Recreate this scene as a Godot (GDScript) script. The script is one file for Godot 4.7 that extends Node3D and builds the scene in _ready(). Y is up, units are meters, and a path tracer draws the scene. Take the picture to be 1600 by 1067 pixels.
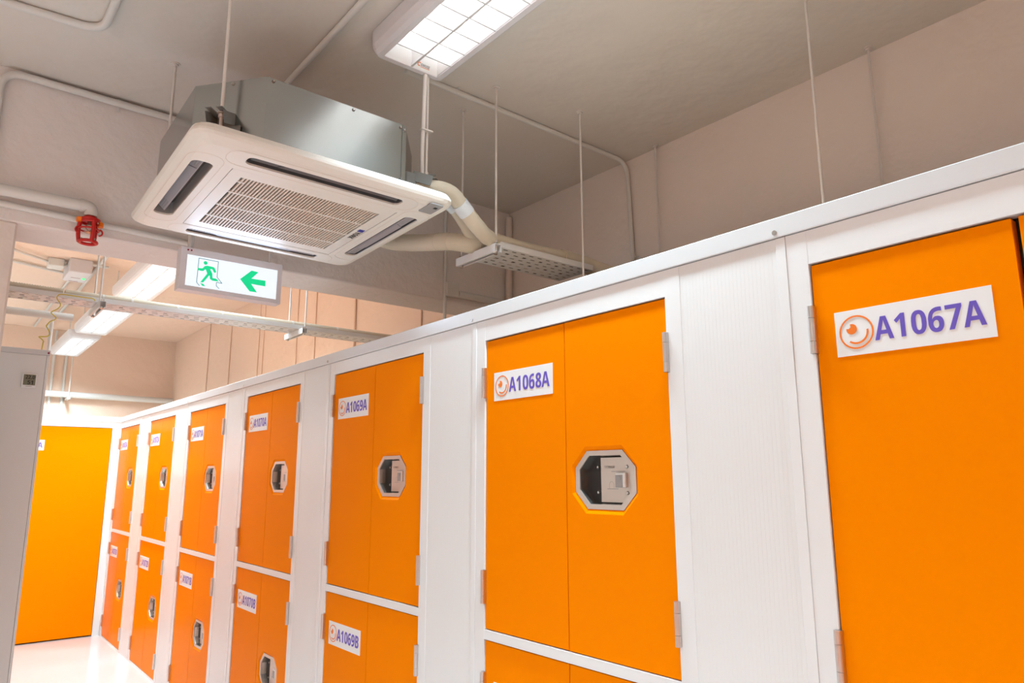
extends Node3D

var M := {}
var used := {}
const FACE := 1.5            # the plane of the locker fronts
const PITCH := 1.2108        # locker to locker
const DOOR := 0.803          # width of a pair of door leaves

# ------------------------------------------------------------------ helpers
func numbered(n: String) -> String:
	var k: int = used.get(n, 0)
	used[n] = k + 1
	return n if k == 0 else "%s_%03d" % [n, k]

func sb() -> SurfaceTool:
	var s := SurfaceTool.new()
	s.begin(Mesh.PRIMITIVE_TRIANGLES)
	return s

func tri(s: SurfaceTool, a: Vector3, b: Vector3, c: Vector3, out := Vector3.ZERO) -> void:
	var n := (c - a).cross(b - a)
	if n.length_squared() < 1e-18:
		return
	n = n.normalized()
	if out != Vector3.ZERO and n.dot(out) < 0.0:
		n = -n
		var t := b
		b = c
		c = t
	for p in [a, b, c]:
		s.set_normal(n)
		s.add_vertex(p)

func quad(s: SurfaceTool, a: Vector3, b: Vector3, c: Vector3, d: Vector3, out := Vector3.ZERO) -> void:
	tri(s, a, b, c, out)
	tri(s, a, c, d, out)

# a box with chamfered edges
func box(s: SurfaceTool, mn: Vector3, mx: Vector3, b := 0.0) -> void:
	var c := (mn + mx) * 0.5
	var h := (mx - mn) * 0.5
	b = minf(b, minf(h.x, minf(h.y, h.z)) * 0.9)
	for ax in 3:
		var u := (ax + 1) % 3
		var v := (ax + 2) % 3
		for sg in [-1.0, 1.0]:
			var out := Vector3.ZERO
			out[ax] = sg
			var p := []
			for q in [[-1, -1], [1, -1], [1, 1], [-1, 1]]:
				var w := Vector3.ZERO
				w[ax] = sg * h[ax]
				w[u] = q[0] * (h[u] - b)
				w[v] = q[1] * (h[v] - b)
				p.append(c + w)
			quad(s, p[0], p[1], p[2], p[3], out)
			if b > 0.0:
				for sv in [-1.0, 1.0]:   # the edge between +-ax and +-u
					var o2 := Vector3.ZERO
					o2[ax] = sg
					o2[u] = sv
					var e := []
					for q in [[0, -1], [1, -1], [1, 1], [0, 1]]:
						var w := Vector3.ZERO
						w[ax] = sg * (h[ax] if q[0] == 0 else h[ax] - b)
						w[u] = sv * (h[u] - b if q[0] == 0 else h[u])
						w[v] = q[1] * (h[v] - b)
						e.append(c + w)
					quad(s, e[0], e[1], e[2], e[3], o2)
	if b > 0.0:
		for sx in [-1.0, 1.0]:
			for sy in [-1.0, 1.0]:
				for sz in [-1.0, 1.0]:
					var g := Vector3(sx, sy, sz)
					tri(s, c + g * (h - Vector3(0, b, b)), c + g * (h - Vector3(b, 0, b)), c + g * (h - Vector3(b, b, 0)), g)

# a box with its own turn about its centre
func tbox(s: SurfaceTool, xf: Transform3D, size: Vector3, b := 0.0) -> void:
	var t := sb()
	box(t, -size * 0.5, size * 0.5, b)
	s.append_from(t.commit(), 0, xf)

# round bar along a path; r may be a number or one radius per point
func tube(s: SurfaceTool, pts: Array, r, sides := 10, caps := true) -> void:
	var n := pts.size()
	var up := Vector3.UP
	var rings := []
	var norms := []
	for i in n:
		var d: Vector3 = (pts[mini(i + 1, n - 1)] - pts[maxi(i - 1, 0)]).normalized()
		if i == 0:
			up = Vector3.RIGHT if absf(d.y) > 0.9 else Vector3.UP
		var side := d.cross(up).normalized()
		up = side.cross(d).normalized()
		var rr: float = r[i] if r is Array else r
		var ring := []
		var nn := []
		for k in sides:
			var a := TAU * k / sides
			var o := side * cos(a) + up * sin(a)
			ring.append(pts[i] + o * rr)
			nn.append(o)
		rings.append(ring)
		norms.append(nn)
	for i in n - 1:
		for k in sides:
			var k2 := (k + 1) % sides
			var ids := [[i, k], [i + 1, k], [i + 1, k2], [i, k], [i + 1, k2], [i, k2]]
			var a: Vector3 = rings[i][k]
			var flip: bool = (rings[i + 1][k2] - a).cross(rings[i + 1][k] - a).dot(norms[i][k]) < 0.0
			for t in 2:
				for j in ([0, 2, 1] if flip else [0, 1, 2]):
					var e: Array = ids[t * 3 + j]
					s.set_normal(norms[e[0]][e[1]])
					s.add_vertex(rings[e[0]][e[1]])
	if caps:
		for e in [[0, pts[0] - pts[1]], [n - 1, pts[n - 1] - pts[n - 2]]]:
			for k in sides:
				tri(s, pts[e[0]], rings[e[0]][k], rings[e[0]][(k + 1) % sides], e[1])

# polyline with its inner corners rounded
func bend(pts: Array, rad: float, n := 6) -> Array:
	var out := [pts[0]]
	for i in range(1, pts.size() - 1):
		var a: Vector3 = (pts[i - 1] - pts[i]).normalized()
		var b: Vector3 = (pts[i + 1] - pts[i]).normalized()
		for k in n + 1:
			var t := float(k) / n
			out.append(pts[i] + a * rad * (1 - t) * (1 - t) + b * rad * t * t)
	out.append(pts[-1])
	return out

# Catmull-Rom through the points
func smooth(p: Array, n := 6) -> Array:
	var out := []
	for i in p.size() - 1:
		var a = p[maxi(i - 1, 0)]
		var d = p[mini(i + 2, p.size() - 1)]
		for k in n:
			out.append(p[i].cubic_interpolate(p[i + 1], a, d, float(k) / n))
	out.append(p[-1])
	return out

# skin between two loops with the same number of points
func skin(s: SurfaceTool, a: Array, b: Array, flip := false) -> void:
	var n := a.size()
	for i in n:
		var j := (i + 1) % n
		if flip:
			quad(s, a[i], b[i], b[j], a[j])
		else:
			quad(s, a[i], a[j], b[j], b[i])

# flat face between an outer loop and a hole in it, both star-shaped about c
func holed(s: SurfaceTool, outer: PackedVector2Array, hole: PackedVector2Array, c: Vector2, f: Callable, out: Vector3) -> void:
	var an := []
	for p in outer:
		an.append(fposmod((p - c).angle(), TAU))
	for p in hole:
		an.append(fposmod((p - c).angle(), TAU))
	an.sort()
	var u := []
	for x in an:
		if u.is_empty() or x - u[-1] > 1e-5:
			u.append(x)
	for i in u.size():
		var a0: float = u[i]
		var a1: float = u[(i + 1) % u.size()] + (TAU if i == u.size() - 1 else 0.0)
		if a1 - a0 < 1e-5:
			continue
		quad(s, f.call(cast(outer, c, a0, a0 + a1)), f.call(cast(outer, c, a1, a0 + a1)), f.call(cast(hole, c, a1, a0 + a1)), f.call(cast(hole, c, a0, a0 + a1)), out)

func cast(loop: PackedVector2Array, c: Vector2, a: float, twice_mid: float) -> Vector2:
	# exact at the vertices: the segment is chosen by the middle of the step
	var dm := Vector2.from_angle(twice_mid * 0.5)
	var d := Vector2.from_angle(a)
	for i in loop.size():
		var p := loop[i] - c
		var q := loop[(i + 1) % loop.size()] - c
		var den := dm.cross(q - p)
		if absf(den) < 1e-12:
			continue
		var t := p.cross(q - p) / den
		var w := p.cross(dm) / den
		if t > 0.0 and w >= -1e-6 and w <= 1.0 + 1e-6:
			var den2 := d.cross(q - p)
			if absf(den2) > 1e-12:
				return c + d * (p.cross(q - p) / den2)
	return c

# extruded polygon: pts are Vector2, f maps (x, y, depth) to a place
func prism(s: SurfaceTool, pts: PackedVector2Array, d0: float, d1: float, f: Callable) -> void:
	var ix := Geometry2D.triangulate_polygon(pts)
	var o: Vector3 = f.call(0.0, 0.0, d1) - f.call(0.0, 0.0, d0)
	for i in range(0, ix.size(), 3):
		var a := pts[ix[i]]
		var b := pts[ix[i + 1]]
		var c := pts[ix[i + 2]]
		tri(s, f.call(a.x, a.y, d1), f.call(b.x, b.y, d1), f.call(c.x, c.y, d1), o)
		tri(s, f.call(a.x, a.y, d0), f.call(b.x, b.y, d0), f.call(c.x, c.y, d0), -o)
	var ccw := not Geometry2D.is_polygon_clockwise(pts)
	for i in pts.size():
		var a := pts[i]
		var b := pts[(i + 1) % pts.size()]
		var e := (b - a).normalized()
		var n2 := Vector2(e.y, -e.x) if ccw else Vector2(-e.y, e.x)
		var out: Vector3 = f.call(a.x + n2.x, a.y + n2.y, d0) - f.call(a.x, a.y, d0)
		quad(s, f.call(a.x, a.y, d0), f.call(b.x, b.y, d0), f.call(b.x, b.y, d1), f.call(a.x, a.y, d1), out)

func rrect(w: float, h: float, r: float, n := 4, cx := 0.0, cy := 0.0) -> PackedVector2Array:
	var o := PackedVector2Array()
	for q in 4:
		var c := Vector2((w / 2 - r) * [1, -1, -1, 1][q] + cx, (h / 2 - r) * [1, 1, -1, -1][q] + cy)
		for k in n + 1:
			o.append(c + Vector2.from_angle(PI / 2 * (q + float(k) / n)) * r)
	return o

func at_y(loop: PackedVector2Array, y: float) -> Array:
	var o := []
	for p in loop:
		o.append(Vector3(p.x, y, p.y))
	return o

func thing(called: String, label: String, category: String, where := Vector3.ZERO, group := "") -> Node3D:
	var o := Node3D.new()
	o.name = numbered(called)
	add_child(o, true)
	o.position = where
	o.set_meta("label", label)
	o.set_meta("category", category)
	if group:
		o.set_meta("group", group)
	return o

func obj(called: String, s: SurfaceTool, m: Material, parent: Node = null, where := Vector3.ZERO) -> MeshInstance3D:
	var o := MeshInstance3D.new()
	o.mesh = s.commit()
	o.material_override = m
	o.cast_shadow = GeometryInstance3D.SHADOW_CASTING_SETTING_ON
	o.name = called if parent else numbered(called)
	(parent if parent else self).add_child(o, true)
	o.position = where
	return o

func struct(called: String, s: SurfaceTool, m: Material, label := "") -> MeshInstance3D:
	var o := obj(called, s, m)
	o.set_meta("kind", "structure")
	if label:
		o.set_meta("label", label)
		o.set_meta("category", "structure")
	return o

func text(called: String, words: String, w: float, h: float, m: Material, parent: Node3D, where: Vector3, turn: Basis) -> MeshInstance3D:
	var t := TextMesh.new()
	var f := SystemFont.new()
	f.font_names = PackedStringArray(["Droid Sans"])
	f.font_weight = 700
	t.font = f
	t.text = words
	t.font_size = 48
	t.pixel_size = 0.001
	t.depth = 0.002
	t.curve_step = 1.0
	var ab := t.get_aabb()
	var o := MeshInstance3D.new()
	o.mesh = t
	o.material_override = m
	o.name = called
	parent.add_child(o, true)
	var sc := Vector3(w / maxf(ab.size.x, 1e-4), h / maxf(ab.size.y, 1e-4), 0.3)
	o.transform = Transform3D(turn * Basis.from_scale(sc), where - turn * (ab.get_center() * sc))
	return o

func mat(c: Color, rough := 0.6, metal := 0.0, spec := 0.5) -> StandardMaterial3D:
	var m := StandardMaterial3D.new()
	m.albedo_color = c.linear_to_srgb()
	m.roughness = rough
	m.metallic = metal
	m.metallic_specular = spec
	m.cull_mode = BaseMaterial3D.CULL_DISABLED
	return m

func noise_normal(freq: float, strength: float, sd: int, oct := 3) -> NoiseTexture2D:
	var n := FastNoiseLite.new()
	n.seed = sd
	n.frequency = freq
	n.fractal_octaves = oct
	var t := NoiseTexture2D.new()
	t.width = 512
	t.height = 512
	t.seamless = true
	t.as_normal_map = true
	t.bump_strength = strength
	t.noise = n
	return t

func plaster(c: Color, scale: float, strength: float, sd: int, rough := 0.75) -> StandardMaterial3D:
	var m := mat(c, rough, 0.0, 0.35)
	m.normal_enabled = true
	m.normal_texture = noise_normal(0.02, strength, sd, 4)
	m.uv1_triplanar = true
	m.uv1_world_triplanar = true
	m.uv1_scale = Vector3.ONE * scale
	return m

func glow(c: Color, e: float) -> StandardMaterial3D:
	var m := mat(c, 0.6)
	m.emission_enabled = true
	m.emission = c.linear_to_srgb()
	m.emission_energy_multiplier = e
	return m

# ------------------------------------------------------------------ the scene
func _ready() -> void:
	# camera
	var cam := Camera3D.new()
	cam.fov = rad_to_deg(2.0 * atan(533.5 / 1110.96))
	cam.position = Vector3(0, 1.482, 0)
	cam.rotation = Vector3(0.188504, -0.685204, -0.002585)
	cam.near = 0.05
	cam.far = 60.0
	cam.current = true
	add_child(cam)
	# air and exposure: a closed room, so the sky only shows what could leak in
	var we := WorldEnvironment.new()
	var env := Environment.new()
	env.background_mode = Environment.BG_COLOR
	env.background_color = Color(0.02, 0.02, 0.02)
	env.tonemap_mode = Environment.TONE_MAPPER_LINEAR
	env.tonemap_exposure = 1.0
	env.sdfgi_enabled = true
	env.ssao_enabled = true
	env.ssil_enabled = true
	we.environment = env
	add_child(we)
	LAMP = 2.1
	materials()
	room()
	lamps()
	locker_row()
	far_end()
	left_block()
	unseen_side()
	air_conditioner()
	exit_sign()
	trays()
	pipes()
	sprinkler()
	far_details()

var LAMP := 1.0
var LIGHT := Color(0.635, 0.846, 0.96)   # the camera's white balance makes the cool tubes read white

func materials() -> void:
	M.white = mat(Color(0.80, 0.79, 0.775), 0.28)
	M.frame = mat(Color(0.82, 0.81, 0.80), 0.25)
	M.orange = mat(Color(0.97, 0.245, 0.0), 0.26, 0.0, 0.08)
	M.rail = mat(Color(0.70, 0.69, 0.685), 0.25)
	M.dark = mat(Color(0.015, 0.013, 0.012), 0.6)
	M.steel = mat(Color(0.62, 0.60, 0.57), 0.27, 1.0)
	M.plate = mat(Color(0.60, 0.52, 0.46), 0.33, 0.55)
	M.hinge = mat(Color(0.66, 0.64, 0.62), 0.3, 1.0)
	M.sheet = mat(Color(0.84, 0.83, 0.82), 0.45)
	M.purple = mat(Color(0.135, 0.085, 0.49), 0.5)
	M.mark = mat(Color(0.88, 0.19, 0.008), 0.5)
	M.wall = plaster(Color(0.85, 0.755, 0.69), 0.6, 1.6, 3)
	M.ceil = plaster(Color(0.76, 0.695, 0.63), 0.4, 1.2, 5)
	M.far = plaster(Color(0.90, 0.66, 0.52), 0.5, 1.2, 4)  # warm bounce off the orange doors put into far wall and ceiling colour
	M.beam = plaster(Color(0.85, 0.775, 0.74), 1.0, 2.0, 8)
	M.floor = mat(Color(0.68, 0.65, 0.63), 0.12)
	M.pipe = mat(Color(0.74, 0.71, 0.67), 0.45)
	M.rod = mat(Color(0.74, 0.69, 0.65), 0.5)
	M.tray = mat(Color(0.72, 0.70, 0.69), 0.5)
	M.galv = mat(Color(0.36, 0.375, 0.365), 0.22, 1.0)
	M.bounce_roof = mat(Color(0.45, 0.30, 0.20), 0.8)  # unseen roof boards, brown chosen to warm the light bounced upward
	M.panel = mat(Color(0.80, 0.75, 0.68), 0.42)
	M.grille = mat(Color(0.70, 0.58, 0.47), 0.5)
	M.bracket = mat(Color(0.24, 0.24, 0.23), 0.5)
	M.shade_sheet = mat(Color(0.10, 0.07, 0.055), 0.9)  # dark sheet standing in for the shade inside the trays
	M.filter = mat(Color(0.16, 0.10, 0.06), 0.9)
	M.vane = mat(Color(0.10, 0.10, 0.105), 0.35)
	M.vane_light = mat(Color(0.36, 0.33, 0.35), 0.4)
	M.gap = mat(Color(0.05, 0.045, 0.045), 0.7)
	M.lag = plaster(Color(0.64, 0.55, 0.43), 9.0, 3.0, 11, 0.8)
	M.tape = mat(Color(0.72, 0.74, 0.76), 0.4)
	M.red = mat(Color(0.60, 0.018, 0.015), 0.35)
	M.amber = mat(Color(0.95, 0.20, 0.0), 0.45)
	M.brass = mat(Color(0.45, 0.38, 0.30), 0.35, 1.0)
	M.lcd = mat(Color(0.20, 0.20, 0.14), 0.3)
	M.ink = mat(Color(0.03, 0.03, 0.025), 0.6)
	M.case = mat(Color(0.70, 0.66, 0.68), 0.4)
	M.blue = mat(Color(0.02, 0.03, 0.35), 0.4)
	M.yellow = mat(Color(0.62, 0.46, 0.03), 0.45)
	M.grey = mat(Color(0.33, 0.31, 0.30), 0.4)
	M.housing = mat(Color(0.80, 0.77, 0.79), 0.35)
	M.mirror = mat(Color(0.88, 0.88, 0.88), 0.3)
	M.blade = mat(Color(0.75, 0.75, 0.76), 0.35)
	M.tube = glow(Color(1.0, 0.985, 0.97), 7.0)
	M.opal = glow(Color(0.9, 0.95, 1.0), 1.5)
	M.sign = glow(Color(0.88, 0.94, 1.0), 0.9)
	M.sign.albedo_color = Color(0.5, 0.53, 0.56)
	M.green = glow(Color(0.0, 0.55, 0.22), 0.75)
	M.outline = glow(Color(0.06, 0.26, 0.30), 0.3)
	M.led_green = glow(Color(0.05, 0.9, 0.2), 1.5)
	M.maroon = mat(Color(0.25, 0.01, 0.04), 0.4)

func room() -> void:
	var s := sb()
	box(s, Vector3(-2.75, -0.15, -11.85), Vector3(2.98, 0.0, 3.15))
	struct("floor", s, M.floor, "glossy white floor between the orange lockers")
	s = sb()
	box(s, Vector3(-2.6, 3.2, -3.485), Vector3(2.83, 3.35, 3.0))
	struct("ceiling", s, M.ceil, "off white painted ceiling above the air conditioner")
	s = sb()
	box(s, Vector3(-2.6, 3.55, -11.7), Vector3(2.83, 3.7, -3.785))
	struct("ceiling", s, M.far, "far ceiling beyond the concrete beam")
	s = sb()
	box(s, Vector3(-2.6, 2.53, -3.785), Vector3(2.83, 3.7, -3.485), 0.006)
	struct("ceiling_beam", s, M.beam, "deep white painted concrete beam behind the air conditioner")
	s = sb()
	box(s, Vector3(2.83, 0.0, -3.64), Vector3(2.98, 3.7, 3.0))
	struct("wall_right", s, M.wall, "painted wall above the lockers")
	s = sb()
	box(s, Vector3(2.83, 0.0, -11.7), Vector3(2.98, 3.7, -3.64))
	struct("wall_right", s, M.far, "wall beyond the beam with warm bounce light put into its colour")
	s = sb()
	box(s, Vector3(-2.75, 0.0, -11.7), Vector3(-2.6, 3.7, 3.0))
	struct("wall_left", s, M.wall)
	s = sb()
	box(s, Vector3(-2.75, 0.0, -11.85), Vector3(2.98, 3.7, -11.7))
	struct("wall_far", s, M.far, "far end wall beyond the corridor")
	s = sb()
	box(s, Vector3(-2.75, 0.0, 3.0), Vector3(2.98, 3.7, 3.15))
	struct("wall_near", s, M.wall)
	s = sb()
	box(s, Vector3(-0.25, 0.0, -3.785), Vector3(0.19, 2.53, -3.485), 0.008)
	struct("column", s, M.wall, "white painted column under the beam at the left edge")

# ------------------------------------------------------------------ lamps
func lamps() -> void:
	var first := lamp(1.48)
	first.position = Vector3(1.337, 3.105, -1.53)
	first.set_meta("label", "white louvred twin tube ceiling lamp above and right of the air conditioner")
	var where := [  # behind the beam, left and behind the camera: unseen lamps added as fill
		["unseen louvred lamp added just behind the concrete beam as fill light", Vector3(1.318, 3.1, -4.72)],
		["row lamp seen between the beam and the cable tray, nearest of the far row", Vector3(1.317, 3.1, -6.39)],
		["row lamp just below the cable tray, middle of the far row", Vector3(1.312, 3.1, -8.45)],
		["row lamp farthest away, ending above the white panel's corner", Vector3(1.303, 3.1, -10.32)],
		["unseen louvred lamp added over the next aisle on the left, nearer one", Vector3(-1.6, 3.1, -6.2)],
		["unseen louvred lamp added over the next aisle on the left, farther one", Vector3(-1.6, 3.1, -9.6)],
		["unseen louvred lamp added over the aisle behind the camera", Vector3(1.337, 3.105, 0.9)],
		["unseen louvred lamp added over the left part of the front room", Vector3(-1.5, 3.105, -1.3)],
		["unseen louvred lamp added at the near left of the front room", Vector3(-1.5, 3.105, 1.3)]]
	for w in where:
		var o: Node3D = first.duplicate()
		o.name = numbered("louvre_lamp")
		add_child(o, true)
		o.position = w[1]
		o.set_meta("label", w[0])
		if w[1].z < -4.0:
			for z in [-0.55, 0.55]:
				var st := sb()
				tube(st, [Vector3(0, 0.09, z), Vector3(0, 0.446, z)], 0.006, 8)
				obj("suspension_rod", st, M.rod, o)
	# small maker's mark on the end reflector of the near lamp
	var turn := Basis(Vector3(1, 0, 0), Vector3(0, 0.813, 0.581), Vector3(0, -0.581, 0.813))
	var spot := Vector3(0.058, 0.0195, -0.74 + 0.0117)
	var plate := sb()
	tbox(plate, Transform3D(turn, spot + turn * Vector3(0, -0.0085, 0)), Vector3(0.042, 0.0018, 0.0006))
	var cc := spot + turn * Vector3(-0.029, 0, 0)
	arc(plate, Vector2.ZERO, 0.008, 0.0052, 0.7, 5.6, 16, func(x, y, d): return cc + turn * Vector3(x, y, d))
	var mk := obj("maker_mark", plate, M.mark, first)
	text("lettering", "EMUSE", 0.040, 0.010, M.grey, mk, spot + turn * Vector3(0, 0, 0.0004), turn)
	for c in get_children():
		if c.name.begins_with("louvre_lamp"):
			var power: float = 0.26 if c.position.z > -5.0 and c.position.z < -4.0 else 1.15 if c.position.z < -4.0 else 0.86 if c == first else 0.42 if c.position.x > 0.0 else 1.05
			for k in 4:      # the louvre cuts the light off at about 60 degrees
				var l := SpotLight3D.new()
				l.spot_angle = 78.0 if c.position.z < -4.0 else 54.0 if c == first else 66.0
				l.spot_angle_attenuation = 0.7
				l.spot_range = 20.0
				l.spot_attenuation = 2.0
				l.light_size = 0.06
				l.light_energy = LAMP * power
				l.light_color = LIGHT.linear_to_srgb()
				l.shadow_enabled = true
				l.name = "lamp_light"
				add_child(l, true)
				l.position = c.position + Vector3(0, -0.004, -0.45 + 0.30 * k + (0.25 - 0.05 * k if c == first else 0.0))
				l.rotation = Vector3(-PI / 2, 0, 0)

func lamp(length: float) -> Node3D:
	var t := thing("louvre_lamp", "", "lamp", Vector3.ZERO, "louvred tube lamps on the ceiling")
	var iw := 0.243
	var s := sb()
	var prof := [[iw, length, 0.004, 0.004], [iw + 0.004, length + 0.004, 0.0, 0.004], [iw + 0.05, length + 0.05, 0.0, 0.02], [iw + 0.075, length + 0.075, 0.012, 0.035], [iw + 0.095, length + 0.095, 0.035, 0.045], [iw + 0.10, length + 0.10, 0.065, 0.05], [iw + 0.10, length + 0.10, 0.092, 0.05]]
	for i in prof.size() - 1:
		var a: Array = prof[i]
		var b: Array = prof[i + 1]
		skin(s, at_y(rrect(a[0], a[1], a[3], 4), a[2]), at_y(rrect(b[0], b[1], b[3], 4), b[2]), true)
	var top := at_y(rrect(iw + 0.10, length + 0.10, 0.05, 4), 0.092)
	for i in top.size():
		tri(s, Vector3(0, 0.092, 0), top[i], top[(i + 1) % top.size()], Vector3.UP)
	obj("housing", s, M.housing, t)
	s = sb()   # two parabolic troughs with sloping ends
	var hw := iw / 2
	var hl := length / 2
	for sx in [-1.0, 1.0]:
		var cx: float = sx * hw / 2
		var last := []
		for k in 9:
			var u := -1.0 + k / 4.0
			last.append([cx + u * hw / 2, 0.086 - 0.08 * u * u])
		for k in 8:
			quad(s, Vector3(last[k][0], last[k][1], -hl + 0.0), Vector3(last[k + 1][0], last[k + 1][1], -hl), Vector3(last[k + 1][0], last[k + 1][1], hl), Vector3(last[k][0], last[k][1], hl), Vector3.DOWN)
	for sz in [-1.0, 1.0]:
		quad(s, Vector3(-hw, 0.004, sz * hl), Vector3(hw, 0.004, sz * hl), Vector3(hw, 0.088, sz * (hl - 0.06)), Vector3(-hw, 0.088, sz * (hl - 0.06)), Vector3(0, -1, -sz))
	obj("reflector", s, M.mirror, t)
	for sx in [-1.0, 1.0]:
		s = sb()
		tube(s, [Vector3(sx * hw / 2, 0.063, -hl + 0.055), Vector3(sx * hw / 2, 0.063, hl - 0.055)], 0.013, 12)
		var tb := obj("fluorescent_tube", s, M.tube, t)
		for sz in [-1.0, 1.0]:
			s = sb()
			tube(s, [Vector3(sx * hw / 2, 0.063, sz * (hl - 0.057)), Vector3(sx * hw / 2, 0.063, sz * (hl - 0.028))], 0.0145, 12)
			obj("end_cap", s, M.blade, tb)
	s = sb()
	box(s, Vector3(-0.0045, 0.001, -hl), Vector3(0.0045, 0.046, hl))
	obj("louvre_spine", s, M.blade, t)
	var n := 15
	s = sb()
	box(s, Vector3(-hw, 0.002, -0.0012), Vector3(hw, 0.046, 0.0012))
	var blade := s.commit()
	s = sb()   # dull lower edges of the louvre
	box(s, Vector3(-hw, 0.001, -0.0028), Vector3(hw, 0.002, 0.0028))
	s.append_from(blade, 0, Transform3D())
	blade = s.commit()
	for k in range(1, n):
		var b := MeshInstance3D.new()
		b.mesh = blade
		b.material_override = M.blade
		b.name = "louvre_blade"
		t.add_child(b, true)
		b.position = Vector3(0, 0, -hl + length * k / n)
	return t

# ------------------------------------------------------------------ lockers
func locker_row() -> void:
	var dys := {73: 0.0057, 72: 0.005, 71: -0.002, 70: 0.0063, 69: 0.0074, 68: -0.0066, 67: -0.012}
	for k in range(67, 74):
		var zl := -0.775 - PITCH * (k - 67)
		var dy: float = dys[k]
		var div := 0.9795 + dy
		locker(k, "A", zl, div, 2.033 - div, 1.9665 + dy - div, 0.015)
		locker(k, "B", zl, 0.0, div, 0.9645 + dy, 0.012)
	for k in range(67, 74):
		var zl := -0.775 - PITCH * (k - 67)
		var z0: float = zl + DOOR + 0.05           # right post of this locker
		var z1: float = zl + PITCH - 0.05 if k > 67 else z0 + 0.33
		var nm := "A10%d and A10%d lockers" % [k, k - 1]
		infill(z0, z1, "white ribbed filler panel between the " + nm if k > 67 else "white ribbed filler panel right of the A1067 locker")
	# end post in the corner
	var s := sb()
	box(s, Vector3(FACE, 0.0, -8.112), Vector3(FACE + 0.03, 2.033, -8.0904))
	var ep := obj("corner_post", s, M.frame)
	ep.set_meta("label", "narrow white corner post beside locker A1073A at the corridor end")
	ep.set_meta("category", "post")
	# top rail along the whole row
	s = sb()
	box(s, Vector3(FACE - 0.005, 2.0350, -8.112), Vector3(FACE + 0.05, 2.0835, 0.41), 0.002)
	var r := struct("trim_1", s, M.rail, "white top rail running along the right row of lockers")
	for k in 7:
		s = sb()
		var zc := -0.848 - PITCH * k
		tube(s, [Vector3(FACE - 0.004, 2.047, zc), Vector3(FACE - 0.008, 2.047, zc)], 0.006, 10)
		obj("screw", s, M.steel, r)
	s = sb()   # unseen roof sheet added over the lockers, brown to warm bounced light
	box(s, Vector3(FACE + 0.051, 2.034, -8.112), Vector3(2.825, 2.05, 0.41))
	struct("trim_3", s, M.bounce_roof, "unseen brown roof boards added over the right lockers to warm the bounce")
	s = sb()
	box(s, Vector3(FACE, 0.0, 0.40), Vector3(2.825, 2.0335, 0.42))
	struct("trim_4", s, M.white, "white side sheet at the near end of the right lockers")

func infill(z0: float, z1: float, label: String) -> void:
	var t := thing("filler_panel", label, "panel", Vector3(FACE, 0, z0), "white filler panels between lockers")
	var w := z1 - z0
	var strip := 0.026
	var s := sb()   # finely ribbed sheet
	var pw := w - strip
	var n := int(round(pw / 0.011))
	for i in n:
		var a := pw * i / n
		var b := pw * (i + 0.86) / n
		var c := pw * (i + 1.0) / n
		var m := (b + c) / 2
		quad(s, Vector3(0.001, 0, a), Vector3(0.001, 0, b), Vector3(0.001, 2.033, b), Vector3(0.001, 2.033, a), Vector3.LEFT)
		quad(s, Vector3(0.001, 0, b), Vector3(0.00125, 0, m), Vector3(0.00125, 2.033, m), Vector3(0.001, 2.033, b), Vector3.LEFT)
		quad(s, Vector3(0.00125, 0, m), Vector3(0.001, 0, c), Vector3(0.001, 2.033, c), Vector3(0.00125, 2.033, m), Vector3.LEFT)
	box(s, Vector3(0.002, 0, 0.001), Vector3(0.03, 2.033, pw - 0.001))
	obj("ribbed_sheet", s, M.white, t)
	s = sb()
	box(s, Vector3(-0.0015, 0, pw + 0.0007), Vector3(0.03, 2.033, w - 0.0007), 0.0007)
	obj("cover_strip", s, M.frame, t)

func octagon(cz: float, cy: float, hw: float, hh: float, c: float) -> PackedVector2Array:
	return PackedVector2Array([Vector2(cz - hw + c, cy - hh), Vector2(cz + hw - c, cy - hh), Vector2(cz + hw, cy - hh + c), Vector2(cz + hw, cy + hh - c), Vector2(cz + hw - c, cy + hh), Vector2(cz - hw + c, cy + hh), Vector2(cz - hw, cy + hh - c), Vector2(cz - hw, cy - hh + c)])

func in_x(loop: PackedVector2Array, x: float) -> Array:
	var o := []
	for p in loop:
		o.append(Vector3(x, p.y, p.x))
	return o

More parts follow.
